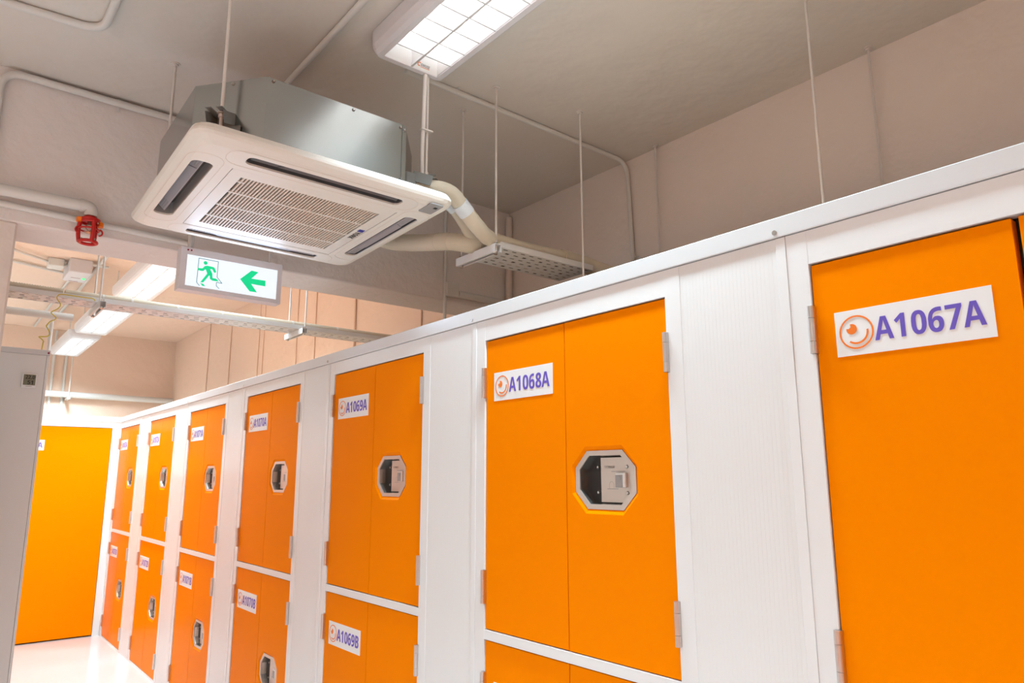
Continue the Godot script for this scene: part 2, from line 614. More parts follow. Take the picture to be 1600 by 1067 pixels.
# one locker: y0 base, h frame height, dt door top, db door bottom (both from y0)
func locker(num: int, tier: String, zl: float, y0: float, h: float, dt: float, db: float) -> void:
	var code := "A10%d%s" % [num, tier]
	var upper := tier == "A"
	var nth: String = {67: "nearest on the right", 68: "second from the right", 69: "third from the right", 70: "fourth from the right", 71: "third from the corridor end", 72: "second from the corridor end", 73: "last at the corridor end"}[num]
	var t := thing("storage_locker", "%s orange two leaf locker numbered %s, %s" % ["upper" if upper else "lower", code, nth] if num != 67 or upper else "lower orange two leaf locker under the one numbered A1067A", "locker", Vector3(FACE, y0, zl), "orange storage lockers in the right row")
	var s := sb()   # posts, header and sill in one welded frame
	box(s, Vector3(0, 0, -0.05), Vector3(0.03, h, 0.0))
	box(s, Vector3(0, 0, DOOR), Vector3(0.03, h, DOOR + 0.05))
	box(s, Vector3(0.0004, dt, 0), Vector3(0.03, h, DOOR))
	box(s, Vector3(0.0004, 0, 0), Vector3(0.03, db, DOOR))
	obj("frame", s, M.frame, t)
	s = sb()   # carcass behind the doors
	box(s, Vector3(0.045, 0.004, -0.05), Vector3(1.30, h - 0.004, DOOR + 0.05))
	obj("body", s, M.gap, t)
	var g := 0.003
	var half := DOOR / 2
	var cy := (dt + db) / 2
	var fx := 0.005
	var lz := 0.554
	for side in 2:
		var za: float = g if side == 0 else half + 0.002
		var zb: float = half - 0.002 if side == 0 else DOOR - g
		if num == 67:    # this pair stands slightly ajar at its middle joint
			if side == 0: zb -= 0.008
			else: za += 0.0
		s = sb()
		if side == 0:
			box(s, Vector3(fx, db + g, za), Vector3(fx + 0.03, dt - 0.0045, zb), 0.0012)
		else:
			var outer := PackedVector2Array([Vector2(za, db + g), Vector2(zb, db + g), Vector2(zb, dt - 0.0045), Vector2(za, dt - 0.0045)])
			var o1 := octagon(lz, cy, 0.128, 0.096, 0.056)
			var o2 := octagon(lz, cy, 0.117, 0.083, 0.048)
			holed(s, outer, o1, Vector2(lz, cy), func(p): return Vector3(fx, p.y, p.x), Vector3.LEFT)
			skin(s, in_x(o1, fx), in_x(o2, fx + 0.008))
			skin(s, in_x(o2, fx + 0.008), in_x(o2, fx + 0.012))
			skin(s, in_x(outer, fx), in_x(outer, fx + 0.03), true)
		var leaf := obj("door", s, M.orange, t)
		var ez: float = 0.0 if side == 0 else DOOR
		for hy in [[dt - 0.2065, dt - 0.0995], [db + 0.082, db + 0.189]]:
			s = sb()
			var a: float = hy[0]
			var b: float = hy[1]
			var q := (b - a) / 4
			for seg in [[a, a + q], [a + q + 0.0008, b - q - 0.0008], [b - q, b]]:
				tube(s, [Vector3(-0.006, seg[0], ez), Vector3(-0.006, seg[1], ez)], 0.0078, 14)
			box(s, Vector3(-0.0025, a, ez - 0.007), Vector3(0.012, b, ez + 0.007))
			obj("hinge", s, M.hinge, leaf)
	# number plate on the left leaf
	if num != 67 or upper:
		var y1 := dt - 0.1225
		s = sb()
		box(s, Vector3(fx - 0.0012, y1 - 0.098, 0.047), Vector3(fx - 0.0001, y1, 0.347))
		var lab := obj("number_label", s, M.sheet, t)
		emblem(lab, Vector3(fx - 0.0016, y1 - 0.049, 0.047 + 0.0445))
		var turn := Basis(Vector3.UP, -PI / 2)
		text("lettering", code, 0.204, 0.050, M.purple, lab, Vector3(fx - 0.0016, y1 - 0.049, 0.047 + 0.184), turn)
	# lock cup in the right leaf
	var lock := Node3D.new()
	lock.name = "lock"
	t.add_child(lock, true)
	lock.position = Vector3(fx, cy, lz)
	s = sb()
	var r0 := octagon(0, 0, 0.117, 0.083, 0.048)
	var r1 := octagon(0, 0, 0.101, 0.069, 0.040)
	skin(s, in_x(r0, 0.0085), in_x(r0, 0.005))
	skin(s, in_x(r0, 0.005), in_x(r1, 0.0048))
	skin(s, in_x(r1, 0.0048), in_x(r1, 0.009))
	obj("rim", s, M.plate, lock)
	s = sb()
	var r2 := octagon(0, 0, 0.097, 0.066, 0.038)
	skin(s, in_x(r1, 0.009), in_x(r2, 0.034))
	obj("cup", s, M.steel, lock)
	s = sb()
	var bk := in_x(r2, 0.034)
	for i in 8:
		tri(s, Vector3(0.034, 0, 0), bk[i], bk[(i + 1) % 8], Vector3.LEFT)
	obj("back_plate", s, M.dark, lock)
	s = sb()   # steel plate with a slit for the hasp
	prism(s, PackedVector2Array([Vector2(-0.036, -0.063), Vector2(0.058, -0.063), Vector2(0.0945, -0.028), Vector2(0.0945, 0.028), Vector2(0.058, 0.063), Vector2(-0.036, 0.063)]), 0.0335, 0.0285, func(z, y, d): return Vector3(d, y, z))
	obj("plate", s, M.plate, lock)
	s = sb()
	box(s, Vector3(0.018, -0.022, 0.028), Vector3(0.030, 0.020, 0.066), 0.002)
	obj("hasp", s, M.hinge, lock)
	s = sb()
	box(s, Vector3(0.0176, -0.021, 0.029), Vector3(0.0182, 0.014, 0.056))
	tube(s, [Vector3(0.017, 0.004, 0.043), Vector3(0.020, 0.004, 0.043)], 0.006, 12)
	obj("keyhole", s, M.grey, lock)
	s = sb()
	box(s, Vector3(0.0283, 0.0225, 0.005), Vector3(0.0295, 0.0245, 0.058))
	box(s, Vector3(0.0283, -0.0265, -0.012), Vector3(0.0295, -0.0245, 0.030))
	tube(s, [Vector3(0.0288, -0.024, -0.004), Vector3(0.0288, -0.012, -0.004), Vector3(0.0288, -0.005, 0.001), Vector3(0.0288, -0.005, 0.008), Vector3(0.0288, -0.012, 0.013), Vector3(0.0288, -0.024, 0.013)], 0.0006, 6)
	obj("slot", s, M.grey, lock)
	for p in [Vector2(-0.046, 0.036), Vector2(-0.046, -0.036), Vector2(0.066, 0.036), Vector2(0.066, -0.036)]:
		s = sb()
		tube(s, [Vector3(0.034, p.y, p.x), Vector3(0.027, p.y, p.x), Vector3(0.025, p.y, p.x)], [0.0055, 0.0055, 0.003], 10)
		obj("rivet", s, M.hinge, lock)
	if num <= 69:
		text("lettering", "STORHUB", 0.040, 0.0075, M.grey, lock, Vector3(0.0288, 0.036, -0.002), Basis(Vector3.UP, -PI / 2))

# round smiling face mark: ring, eye and mouth; drawn in the plane x = at.x
func emblem(parent: Node3D, c: Vector3) -> void:
	var s := sb()
	var f := func(x, y, d): return Vector3(c.x - d, c.y + y * 1.15, c.z + x * 1.15)
	arc(s, Vector2.ZERO, 0.0315, 0.0285, 0.0, TAU, 40, f)
	arc(s, Vector2.ZERO, 0.0225, 0.0190, deg_to_rad(-128), deg_to_rad(8), 18, f)
	var eye := PackedVector2Array()
	for k in 20:
		eye.append(Vector2(-0.008, 0.0065) + Vector2.from_angle(TAU * k / 20) * 0.0098)
	var bite := PackedVector2Array()
	for k in 14:
		bite.append(Vector2(-0.0145, 0.0125) + Vector2.from_angle(TAU * k / 14) * 0.0052)
	for p in Geometry2D.clip_polygons(eye, bite):
		prism(s, p, 0.0, 0.0004, f)
	obj("emblem", s, M.mark, parent)

func arc(s: SurfaceTool, c: Vector2, ro: float, ri: float, a0: float, a1: float, n: int, f: Callable) -> void:
	var out: Vector3 = f.call(0.0, 0.0, 1.0) - f.call(0.0, 0.0, 0.0)
	for i in n:
		var u := Vector2.from_angle(lerpf(a0, a1, float(i) / n))
		var v := Vector2.from_angle(lerpf(a0, a1, float(i + 1) / n))
		var p := [c + u * ro, c + v * ro, c + v * ri, c + u * ri]
		quad(s, f.call(p[0].x, p[0].y, 0.0004), f.call(p[1].x, p[1].y, 0.0004), f.call(p[2].x, p[2].y, 0.0004), f.call(p[3].x, p[3].y, 0.0004), out)
		quad(s, f.call(p[0].x, p[0].y, 0.0), f.call(p[1].x, p[1].y, 0.0), f.call(p[1].x, p[1].y, 0.0004), f.call(p[0].x, p[0].y, 0.0004))
		quad(s, f.call(p[3].x, p[3].y, 0.0), f.call(p[2].x, p[2].y, 0.0), f.call(p[2].x, p[2].y, 0.0004), f.call(p[3].x, p[3].y, 0.0004))

# ------------------------------------------------------------------ the end of the corridor
func far_end() -> void:
	var zf := -8.112
	var t := thing("end_locker", "wide single door orange locker closing the far end of the corridor", "locker", Vector3(0.985, 0, zf))
	var s := sb()
	box(s, Vector3(-0.485, 0, -0.03), Vector3(-0.425, 2.03, 0.0))
	box(s, Vector3(0.452, 0, -0.03), Vector3(0.512, 2.03, 0.0))
	box(s, Vector3(-0.425, 1.978, -0.03), Vector3(0.452, 2.03, -0.0004))
	obj("frame", s, M.frame, t)
	s = sb()
	box(s, Vector3(-0.422, 0.012, -0.034), Vector3(0.449, 1.974, -0.006), 0.0015)
	var d := obj("door", s, M.orange, t)
	s = sb()
	box(s, Vector3(-0.485, 0.0, -1.4), Vector3(0.512, 2.02, -0.04))
	obj("body", s, M.gap, t)
	s = sb()
	box(s, Vector3(-0.41, 1.744, -0.006), Vector3(-0.11, 1.842, -0.0049))
	var lab := obj("number_label", s, M.sheet, d)
	s = sb()
	var rail := sb()
	box(rail, Vector3(0.42, 2.0335, zf), Vector3(FACE - 0.006, 2.0855, zf + 0.012), 0.003)
	struct("trim_2", rail, M.rail, "white top rail above the wide orange end door")
	text("lettering", "A1074A", 0.204, 0.050, M.purple, t, Vector3(-0.226, 1.793, -0.0046), Basis.IDENTITY)

func left_block() -> void:
	var t := thing("partition_block", "white locker block end wall at the left edge, carrying a small thermometer", "partition", Vector3(0.41, 0, -4.0))
	var s := sb()
	box(s, Vector3(-1.2, 0, -0.03), Vector3(-0.012, 2.058, 0.0), 0.001)
	obj("end_sheet", s, M.white, t)
	s = sb()
	box(s, Vector3(-0.0108, 0, -0.03), Vector3(0.0, 2.058, 0.0008), 0.001)
	obj("corner_strip", s, M.frame, t)
	s = sb()
	box(s, Vector3(-1.2, 2.0588, -0.05), Vector3(0.002, 2.0838, 0.003), 0.002)
	var r := obj("top_rail", s, M.rail, t)
	s = sb()
	tube(s, [Vector3(-0.006, 2.070, 0.002), Vector3(-0.006, 2.070, 0.006)], 0.0045, 10)
	obj("screw", s, M.maroon, r)
	s = sb()
	box(s, Vector3(-1.2, 0, -4.05), Vector3(-0.02, 2.06, -0.031))
	obj("body", s, M.white, t)
	s = sb()
	box(s, Vector3(-1.2, 2.0605, -4.05), Vector3(-0.02, 2.075, -0.052))
	obj("added_roof_board", s, M.bounce_roof, t)  # unseen top, added to warm the light reaching the ceiling
	for k in 2:  # unseen corridor-side doors, their number set to tint the bounced light
		s = sb()
		var z1 := -0.5 - k * 1.8
		box(s, Vector3(-0.019, 0.02, z1 - 0.62), Vector3(-0.004, 0.955, z1), 0.002)
		box(s, Vector3(-0.019, 0.985, z1 - 0.62), Vector3(-0.004, 1.96, z1), 0.002)
		obj("door", s, M.orange, t)
	# thermometer stuck on the end wall
	var th := thing("thermometer", "small white digital thermometer reading 22 over 51 on the white end wall", "thermometer", Vector3(0.3405, 1.9325, -3.9995))
	s = sb()
	box(s, Vector3(-0.0295, -0.034, 0), Vector3(0.0295, 0.033, 0.012), 0.003)
	obj("case", s, M.sheet, th)
	s = sb()
	box(s, Vector3(-0.024, -0.022, 0.0115), Vector3(0.024, 0.028, 0.0126), 0.0004)
	obj("screen", s, M.lcd, th)
	text("digits", "22.0", 0.036, 0.018, M.ink, th, Vector3(0.002, 0.0155, 0.0127), Basis.IDENTITY)
	text("digits", "51", 0.022, 0.018, M.ink, th, Vector3(0.004, -0.009, 0.0127), Basis.IDENTITY)
	s = sb()
	box(s, Vector3(-0.012, -0.0285, 0.0118), Vector3(0.012, -0.0268, 0.0124))
	obj("button", s, M.grey, th)

# unseen orange lockers added out of the frame to colour the bounced light
func unseen_side() -> void:
	var t := thing("unseen_locker_bank", "unseen bank of orange lockers added behind the camera to tint the light", "locker", Vector3(0, 0, 2.9))
	var s := sb()
	box(s, Vector3(-2.5, 0, -0.5), Vector3(1.4, 2.08, 0.09))
	obj("body", s, M.white, t)
	for k in 4:
		s = sb()
		box(s, Vector3(-2.4 + k * 0.95, 0.02, -0.525), Vector3(-1.65 + k * 0.95, 1.96, -0.5005), 0.002)
		obj("door", s, M.orange, t)
	t = thing("unseen_locker_bank", "unseen bank of orange lockers added at the left to tint the light", "locker", Vector3(-2.59, 0, -0.1))
	s = sb()
	box(s, Vector3(0, 0, -2.8), Vector3(0.5, 2.08, 2.3))
	obj("body", s, M.white, t)
	for k in 5:
		s = sb()
		box(s, Vector3(0.5005, 0.02, -2.7 + k * 0.92), Vector3(0.525, 1.96, -1.98 + k * 0.92), 0.002)
		obj("door", s, M.orange, t)

# ------------------------------------------------------------------ air conditioner
func slot_loop(len: float, w: float, cx: float, cz: float, along_x: bool) -> PackedVector2Array:
	var l := rrect(len, w, w * 0.36, 4)
	var o := PackedVector2Array()
	for p in l:
		o.append((p if along_x else Vector2(-p.y, p.x)) + Vector2(cx, cz))
	return o

func air_conditioner() -> void:
	var t := thing("air_conditioner", "white square ceiling cassette air conditioner with grey metal body hanging on rods", "air conditioner", Vector3(1.005, 2.491, -2.629))
	t.rotation = Vector3(-0.0194, -0.0132, -0.0139)
	var off := Vector2(-0.005, 0.012)
	# fascia
	var s := sb()
	var prof := [[0.94, 0.055, 0.052], [0.956, 0.055, 0.034], [0.956, 0.055, 0.026], [0.945, 0.055, 0.016], [0.915, 0.052, 0.006], [0.875, 0.05, 0.0]]
	var loops := []
	for p in prof:
		loops.append(at_y(rrect(p[0], p[0], p[1], 4, off.x, off.y), p[2]))
	for i in loops.size() - 1:
		skin(s, loops[i], loops[i + 1], true)
	var rim := rrect(0.875, 0.875, 0.05, 4, off.x, off.y)   # 5 points a corner: +x+z, -x+z, -x-z, +x-z
	var q := 0.313
	var inner := [Vector2(q, q), Vector2(-q, q), Vector2(-q, -q), Vector2(q, -q)]
	var slots := [slot_loop(0.575, 0.060, -0.008, 0.402, true), slot_loop(0.565, 0.070, -0.402, 0.022, false), slot_loop(0.565, 0.052, 0.0, -0.378, true), slot_loop(0.565, 0.060, 0.390, 0.02, false)]
	var mids := [Vector2(-0.008, 0.402), Vector2(-0.402, 0.022), Vector2(0.0, -0.378), Vector2(0.390, 0.02)]
	for k in 4:
		var o := PackedVector2Array()
		for j in [2, 3, 4]:
			o.append(rim[k * 5 + j])
		for j in [0, 1, 2]:
			o.append(rim[((k + 1) % 4) * 5 + j])
		o.append(inner[(k + 1) % 4])
		o.append(inner[k])
		holed(s, o, slots[k], mids[k], func(p): return Vector3(p.x, 0, p.y), Vector3.DOWN)
		skin(s, at_y(slots[k], 0.0), at_y(slots[k], 0.007))
	for k in 4:   # joint round the grille
		var a: Vector2 = inner[k]
		var b: Vector2 = inner[(k + 1) % 4]
		quad(s, Vector3(a.x, 0, a.y), Vector3(b.x, 0, b.y), Vector3(b.x, 0.01, b.y), Vector3(a.x, 0.01, a.y))
	obj("fascia", s, M.panel, t)
	s = sb()
	box(s, Vector3(-0.34, 0.0095, -0.34), Vector3(0.34, 0.0105, 0.34))
	obj("joint", s, M.gap, t)
	# air outlets: a dark throat and a swing vane each
	for k in 4:
		s = sb()
		skin(s, at_y(slots[k], 0.007), at_y(slots[k], 0.065))
		for i in slots[k].size():
			var a: Vector2 = slots[k][i]
			var b: Vector2 = slots[k][(i + 1) % slots[k].size()]
			tri(s, Vector3(mids[k].x, 0.065, mids[k].y), Vector3(a.x, 0.065, a.y), Vector3(b.x, 0.065, b.y), Vector3.DOWN)
		var th := obj("outlet", s, M.vane if k != 1 else M.grey, t)
		s = sb()
		var along := Vector3(1, 0, 0) if k % 2 == 0 else Vector3(0, 0, 1)
		var outw := Vector3(0, 0, 1) if k == 0 else Vector3(-1, 0, 0) if k == 1 else Vector3(0, 0, -1) if k == 2 else Vector3(1, 0, 0)
		var ang: float = [0.25, 0.75, 0.1, 0.12][k]
		var up := Vector3.UP
		var xw := (outw * cos(ang) + up * sin(ang)).normalized()
		var bs := Basis(along, xw, along.cross(xw))
		var c: Vector3 = Vector3(mids[k].x, [0.014, 0.026, 0.010, 0.008][k], mids[k].y) + outw * [0.004, 0.006, 0.0, 0.001][k]
		tbox(s, Transform3D(bs, c), Vector3(0.545, [0.03, 0.034, 0.036, 0.040][k], 0.004), 0.0015)
		var vw: float = [0.022, 0.030, 0.030, 0.036][k] * 0.5
		var vz: float = -0.0045 if bs.z.y > 0.0 else 0.0045
		prism(s, PackedVector2Array([Vector2(-0.185, -vw), Vector2(0.185, -vw), Vector2(0.155, vw), Vector2(-0.155, vw)]), 0.0, vz, func(x, y, d): return c + along * x + xw * y + bs.z * d)
		var vn := obj("swing_vane", s, M.vane if k == 0 else M.vane_light, t)
		if k != 0:
			s = sb()   # dimples at both ends of the vane
			for e in [-1.0, 1.0]:
				for i in 8:
					for j in 3:
						var p: Vector3 = c + along * (e * (0.19 + 0.01 * i)) + xw * ((j - 1) * 0.009) + bs.z * (0.0024 if bs.z.y < 0 else -0.0024)
						tbox(s, Transform3D(bs, p), Vector3(0.0055, 0.004, 0.001))
			var dm := obj("vane_dimple", s, M.grey, vn)
			dm.set_meta("kind", "stuff")
	for k in 4:   # fine joint round each outlet
		s = sb()
		var jl := at_y(rrect(0.70 if k % 2 == 0 else 0.115, 0.115 if k % 2 == 0 else 0.70, 0.05, 4, mids[k].x, mids[k].y), 0.0)
		jl.append(jl[0])
		tube(s, jl, 0.0006, 5, false)
		obj("outlet_joint", s, M.grille, t)
	# intake grille
	s = sb()
	var gx0 := -0.266
	var gx1 := 0.268
	var gz0 := -0.256
	var gz1 := 0.256
	var e2 := 0.3105
	var po := [Vector3(-e2, 0.001, -e2), Vector3(e2, 0.001, -e2), Vector3(e2, 0.001, e2), Vector3(-e2, 0.001, e2)]
	var pi := [Vector3(gx0, 0.001, gz0), Vector3(gx1, 0.001, gz0), Vector3(gx1, 0.001, gz1), Vector3(gx0, 0.001, gz1)]
	var pu := []
	var pou := []
	for p in pi:
		pu.append(p + Vector3(0, 0.016, 0))
	for p in po:
		pou.append(p + Vector3(0, 0.008, 0))
	skin(s, po, pi, true)
	skin(s, pi, pu)
	skin(s, po, pou)
	var gr := obj("intake_grille", s, M.panel, t)
	s = sb()
	var n := 44
	for i in range(1, n):
		var x := lerpf(gx0, gx1, float(i) / n)
		box(s, Vector3(x - 0.0030, 0.0012, gz0), Vector3(x + 0.0030, 0.015, gz1))
	var sl := obj("grille_slat", s, M.grille, gr)
	sl.set_meta("kind", "stuff")
	for z in [-0.16, -0.03, 0.11, 0.215]:
		s = sb()
		box(s, Vector3(gx0, 0.0005, z - 0.004), Vector3(gx1 if z < 0.2 else gx0 + 0.026, 0.012, z + 0.004))
		obj("cross_bar", s, M.panel, gr)
	s = sb()
	box(s, Vector3(gx0, 0.016, gz0), Vector3(gx1, 0.0175, gz1))
	obj("filter", s, M.filter, gr)
	# display window and badge
	s = sb()
	var f := func(x, z, d): return Vector3(0.394 + x, -d, 0.430 + z)
	prism(s, rrect(0.058, 0.098, 0.008, 3), -0.001, 0.002, f)
	var dsp := obj("display", s, M.grey, t)
	s = sb()
	box(s, Vector3(0.398, -0.0026, 0.437), Vector3(0.412, -0.0018, 0.452))
	obj("sensor_window", s, M.dark, dsp)
	s = sb()
	box(s, Vector3(0.281, -0.0004, 0.034), Vector3(0.305, 0.0012, 0.060))
	var bd := obj("badge", s, M.blue, t)
	# letters read along -z with their tops towards +x, seen from below
	text("lettering", "YORK", 0.086, 0.023, M.ink, bd, Vector3(0.293, -0.0004, -0.015), Basis(Vector3(0, 0, -1), Vector3(1, 0, 0), Vector3(0, -1, 0)))
	# body: sheet metal box with cut corners
	var oct := PackedVector2Array([Vector2(-0.255, 0.425), Vector2(0.275, 0.425), Vector2(0.425, 0.22), Vector2(0.425, -0.28), Vector2(0.275, -0.42), Vector2(-0.255, -0.42), Vector2(-0.43, -0.28), Vector2(-0.43, 0.215)])
	s = sb()
	prism(s, oct, 0.053, 0.308, func(x, z, d): return Vector3(x, d, z))
	var body := obj("body", s, M.galv, t)
	s = sb()
	box(s, Vector3(0.262, 0.054, 0.424), Vector3(0.279, 0.306, 0.4275))
	obj("corner_flange", s, M.galv, body)
	for p in [Vector3(-0.235, 0.298, 0.426), Vector3(0.06, 0.298, 0.426), Vector3(0.255, 0.294, 0.426), Vector3(0.27, 0.285, 0.4285), Vector3(0.262, 0.085, 0.4285)]:
		s = sb()
		tube(s, [p, p + Vector3(0, 0, 0.002), p + Vector3(0, 0, 0.004)], [0.006, 0.006, 0.003], 8)
		obj("screw", s, M.steel, body)
	s = sb()
	tube(s, [Vector3(-0.337, 0.298, 0.325), Vector3(-0.340, 0.298, 0.329)], 0.006, 8)
	obj("screw", s, M.steel, body)
	# hanger brackets at the cut corners
	for c in [[-0.375, 0.345, -1.0, 1.0], [-0.375, -0.38, -1.0, -1.0], [0.420, 0.345, 1.0, 1.0], [0.42, -0.38, 1.0, -1.0]]:
		s = sb()
		var o := Vector3(c[2], 0, c[3]).normalized()
		var sd := Vector3(0, 1, 0).cross(o)
		var bs := Basis(sd, Vector3.UP, o)
		var ctr := Vector3(c[0], 0.165, c[1])
		for sg in [-1.0, 1.0]:      # a forked tongue with folded sides
			tbox(s, Transform3D(bs, ctr + sd * sg * 0.019 + o * 0.006), Vector3(0.022, 0.003, 0.075), 0.001)
			tbox(s, Transform3D(bs * Basis(Vector3.RIGHT, 0.35), ctr + sd * sg * 0.031 - Vector3(0, 0.015, 0) - o * 0.008), Vector3(0.0025, 0.042, 0.085), 0.001)
		tbox(s, Transform3D(bs, ctr - o * 0.022), Vector3(0.05, 0.003, 0.02), 0.001)
		tbox(s, Transform3D(bs, ctr - o * 0.033 - Vector3(0, 0.035, 0)), Vector3(0.055, 0.075, 0.003), 0.001)
		if c[2] < 0.0 and c[3] > 0.0:
			tbox(s, Transform3D(bs, ctr + sd * 0.035 - o * 0.030 - Vector3(0, 0.055, 0)), Vector3(0.045, 0.05, 0.0035), 0.001)
		else:
			tbox(s, Transform3D(Basis(), ctr + Vector3(-0.065 * c[2], -0.022, -0.004 * c[3])), Vector3(0.13, 0.055, 0.003), 0.001)
		obj("bracket", s, M.bracket, body)
	var rods := [["front left", Vector3(0.63, 2.56, -2.285)], ["rear left", Vector3(0.63, 2.55, -3.01)], ["front right", Vector3(1.428, 2.56, -2.29)], ["rear right", Vector3(1.43, 2.55, -3.01)]]
	for r in rods:
		var h := thing("hanger_rod", "white painted rod holding the %s corner of the air conditioner" % r[0], "rod", r[1], "hanger rods of the air conditioner")
		rod_parts(h, 3.2 - r[1].y, 0.0058)
		s = sb()
		for y in [0.095, 0.118]:
			tube(s, [Vector3(0, y - 0.005, 0), Vector3(0, y + 0.005, 0)], 0.011, 6)
		tube(s, [Vector3(0, 0.104, 0), Vector3(0, 0.1065, 0)], 0.015, 14)
		obj("nut", s, M.rod, h)

func rod_parts(h: Node3D, l: float, r: float) -> void:
	var s := sb()
	tube(s, [Vector3.ZERO, Vector3(0, l, 0)], r, 10)
	obj("shaft", s, M.rod, h)
	s = sb()
	tube(s, [Vector3(0, l - 0.012, 0), Vector3(0, l - 0.004, 0)], 0.013, 6)
	tube(s, [Vector3(0, l - 0.004, 0), Vector3(0, l, 0)], 0.019, 14)
	obj("ceiling_washer", s, M.rod, h)

func hung_rod(x: float, y: float, z: float, top: float, label: String, group: String, r := 0.005) -> void:
	rod_parts(thing("threaded_rod", label, "rod", Vector3(x, y, z), group), top - y, r)

# ------------------------------------------------------------------ exit sign
func exit_sign() -> void:
	var o := Vector3(0.760, 2.270, -3.2)
	var t := thing("exit_sign", "lit white exit sign with green running figure and left arrow under the beam", "sign", o)
	var s := sb()
	var outer := PackedVector2Array([Vector2(0.001, 0.014), Vector2(0.451, 0.012), Vector2(0.451, 0.203), Vector2(0.001, 0.203)])
	var win := PackedVector2Array([Vector2(0.027, 0.033), Vector2(0.429, 0.031), Vector2(0.430, 0.1725), Vector2(0.028, 0.1725)])
	var at := func(p): return Vector3(p.x, p.y, 0.0)
	holed(s, outer, win, Vector2(0.225, 0.105), at, Vector3.BACK)
	var a := []
	var b := []
	var w0 := []
	var w1 := []
	for p in outer:
		a.append(Vector3(p.x, p.y, 0))
		b.append(Vector3(p.x, p.y, -0.06))
	for p in win:
		w0.append(Vector3(p.x, p.y, 0))
		w1.append(Vector3(p.x, p.y, -0.003))
	skin(s, a, b, true)
	skin(s, w0, w1)
	quad(s, b[0], b[1], b[2], b[3], Vector3.FORWARD)
	obj("casing", s, M.case, t)
	s = sb()
	box(s, Vector3(0.026, 0.030, -0.006), Vector3(0.431, 0.1735, -0.0028))
	var face := obj("light_panel", s, M.sign, t)
	var f := func(x, y, d): return Vector3(x * 0.001, y * 0.001, -0.0028 + d)
	s = sb()
	var man := PackedVector2Array([Vector2(76, 120), Vector2(83, 119), Vector2(94, 120), Vector2(104, 133), Vector2(114, 136), Vector2(137, 135), Vector2(145, 133), Vector2(154, 115), Vector2(152, 111), Vector2(148, 110), Vector2(144, 111), Vector2(136, 124), Vector2(127, 123), Vector2(138, 104), Vector2(140, 84), Vector2(156, 84), Vector2(168, 73), Vector2(142, 72), Vector2(134, 75), Vector2(129, 79), Vector2(127, 94), Vector2(125, 93), Vector2(103, 58), Vector2(90, 56), Vector2(116, 100), Vector2(109, 118), Vector2(106, 117), Vector2(100, 110), Vector2(93, 108), Vector2(77, 109)])
	prism(s, man, 0.0, 0.0006, f)
	var head := PackedVector2Array()
	for k in 18:
		head.append(Vector2(106, 147.5) + Vector2.from_angle(TAU * k / 18) * 8.2)
	prism(s, head, 0.0, 0.0006, f)
	prism(s, PackedVector2Array([Vector2(90, 52), Vector2(103, 51), Vector2(112, 42), Vector2(100, 41)]), 0.0, 0.0006, f)
	obj("running_figure", s, M.green, face)
	s = sb()
	prism(s, PackedVector2Array([Vector2(260, 101), Vector2(309, 150), Vector2(341, 147.5), Vector2(311, 112), Vector2(376, 113), Vector2(377, 86), Vector2(311, 87), Vector2(340, 51), Vector2(306, 51)]), 0.0, 0.0006, f)
	obj("arrow", s, M.green, face)
	s = sb()
	var line := [Vector2(87, 41), Vector2(75, 54), Vector2(77, 164), Vector2(160, 163), Vector2(159, 92), Vector2(182, 67), Vector2(158, 67), Vector2(159, 51), Vector2(171, 41)]
	for i in line.size() - 1:
		var p: Vector2 = line[i]
		var q: Vector2 = line[i + 1]
		var d := (q - p).normalized() * 1.25
		var m := Vector2(-d.y, d.x)
		prism(s, PackedVector2Array([p - d - m, q + d - m, q + d + m, p - d + m]), 0.0, 0.0004, f)
	obj("doorway_outline", s, M.outline, face)
	for x in [29.0, 43.0]:
		s = sb()
		tube(s, [Vector3(x * 0.001, 0.192, -0.001), Vector3(x * 0.001, 0.192, 0.002)], 0.004, 10)
		obj("indicator", s, M.maroon, t)
	for x in [0.055, 0.40]:
		s = sb()
		tube(s, [Vector3(x, 0.203, -0.035), Vector3(x, 0.93, -0.035)], 0.004, 8)
		obj("hanger_rod", s, M.rod, t)
	var l := AreaLight3D.new()
	l.area_size = Vector2(0.40, 0.14)
	l.light_energy = 0.16
	l.light_color = Color(0.80, 0.88, 1.0)
	l.shadow_enabled = true
	l.area_range = 8.0
	l.area_attenuation = 2.0
	l.name = "sign_light"
	add_child(l, true)
	l.position = o + Vector3(0.228, 0.102, 0.004)
	l.rotation = Vector3(0, PI, 0)
	# ribbed drop from the wall conduit
	var c := thing("flexible_conduit", "ribbed grey white conduit dropping into the exit sign", "conduit", Vector3(0.804, 2.474, -3.235))
	s = sb()
	ribbed(s, bend([Vector3(0, 0, 0), Vector3(0, 0.075, 0), Vector3(0.05, 0.105, -0.2)], 0.03), 0.0105)
	obj("sleeve", s, M.rod, c)

func ribbed(s: SurfaceTool, pts: Array, r: float, step := 0.006) -> void:
	var fine := []
	for i in pts.size() - 1:
		var n := maxi(1, int(round(pts[i].distance_to(pts[i + 1]) / (step / 2))))
		for k in n:
			fine.append(pts[i].lerp(pts[i + 1], float(k) / n))
	fine.append(pts[-1])
	var rr := []
	for i in fine.size():
		rr.append(r if i % 2 == 0 else r * 0.86)
	tube(s, fine, rr, 10)

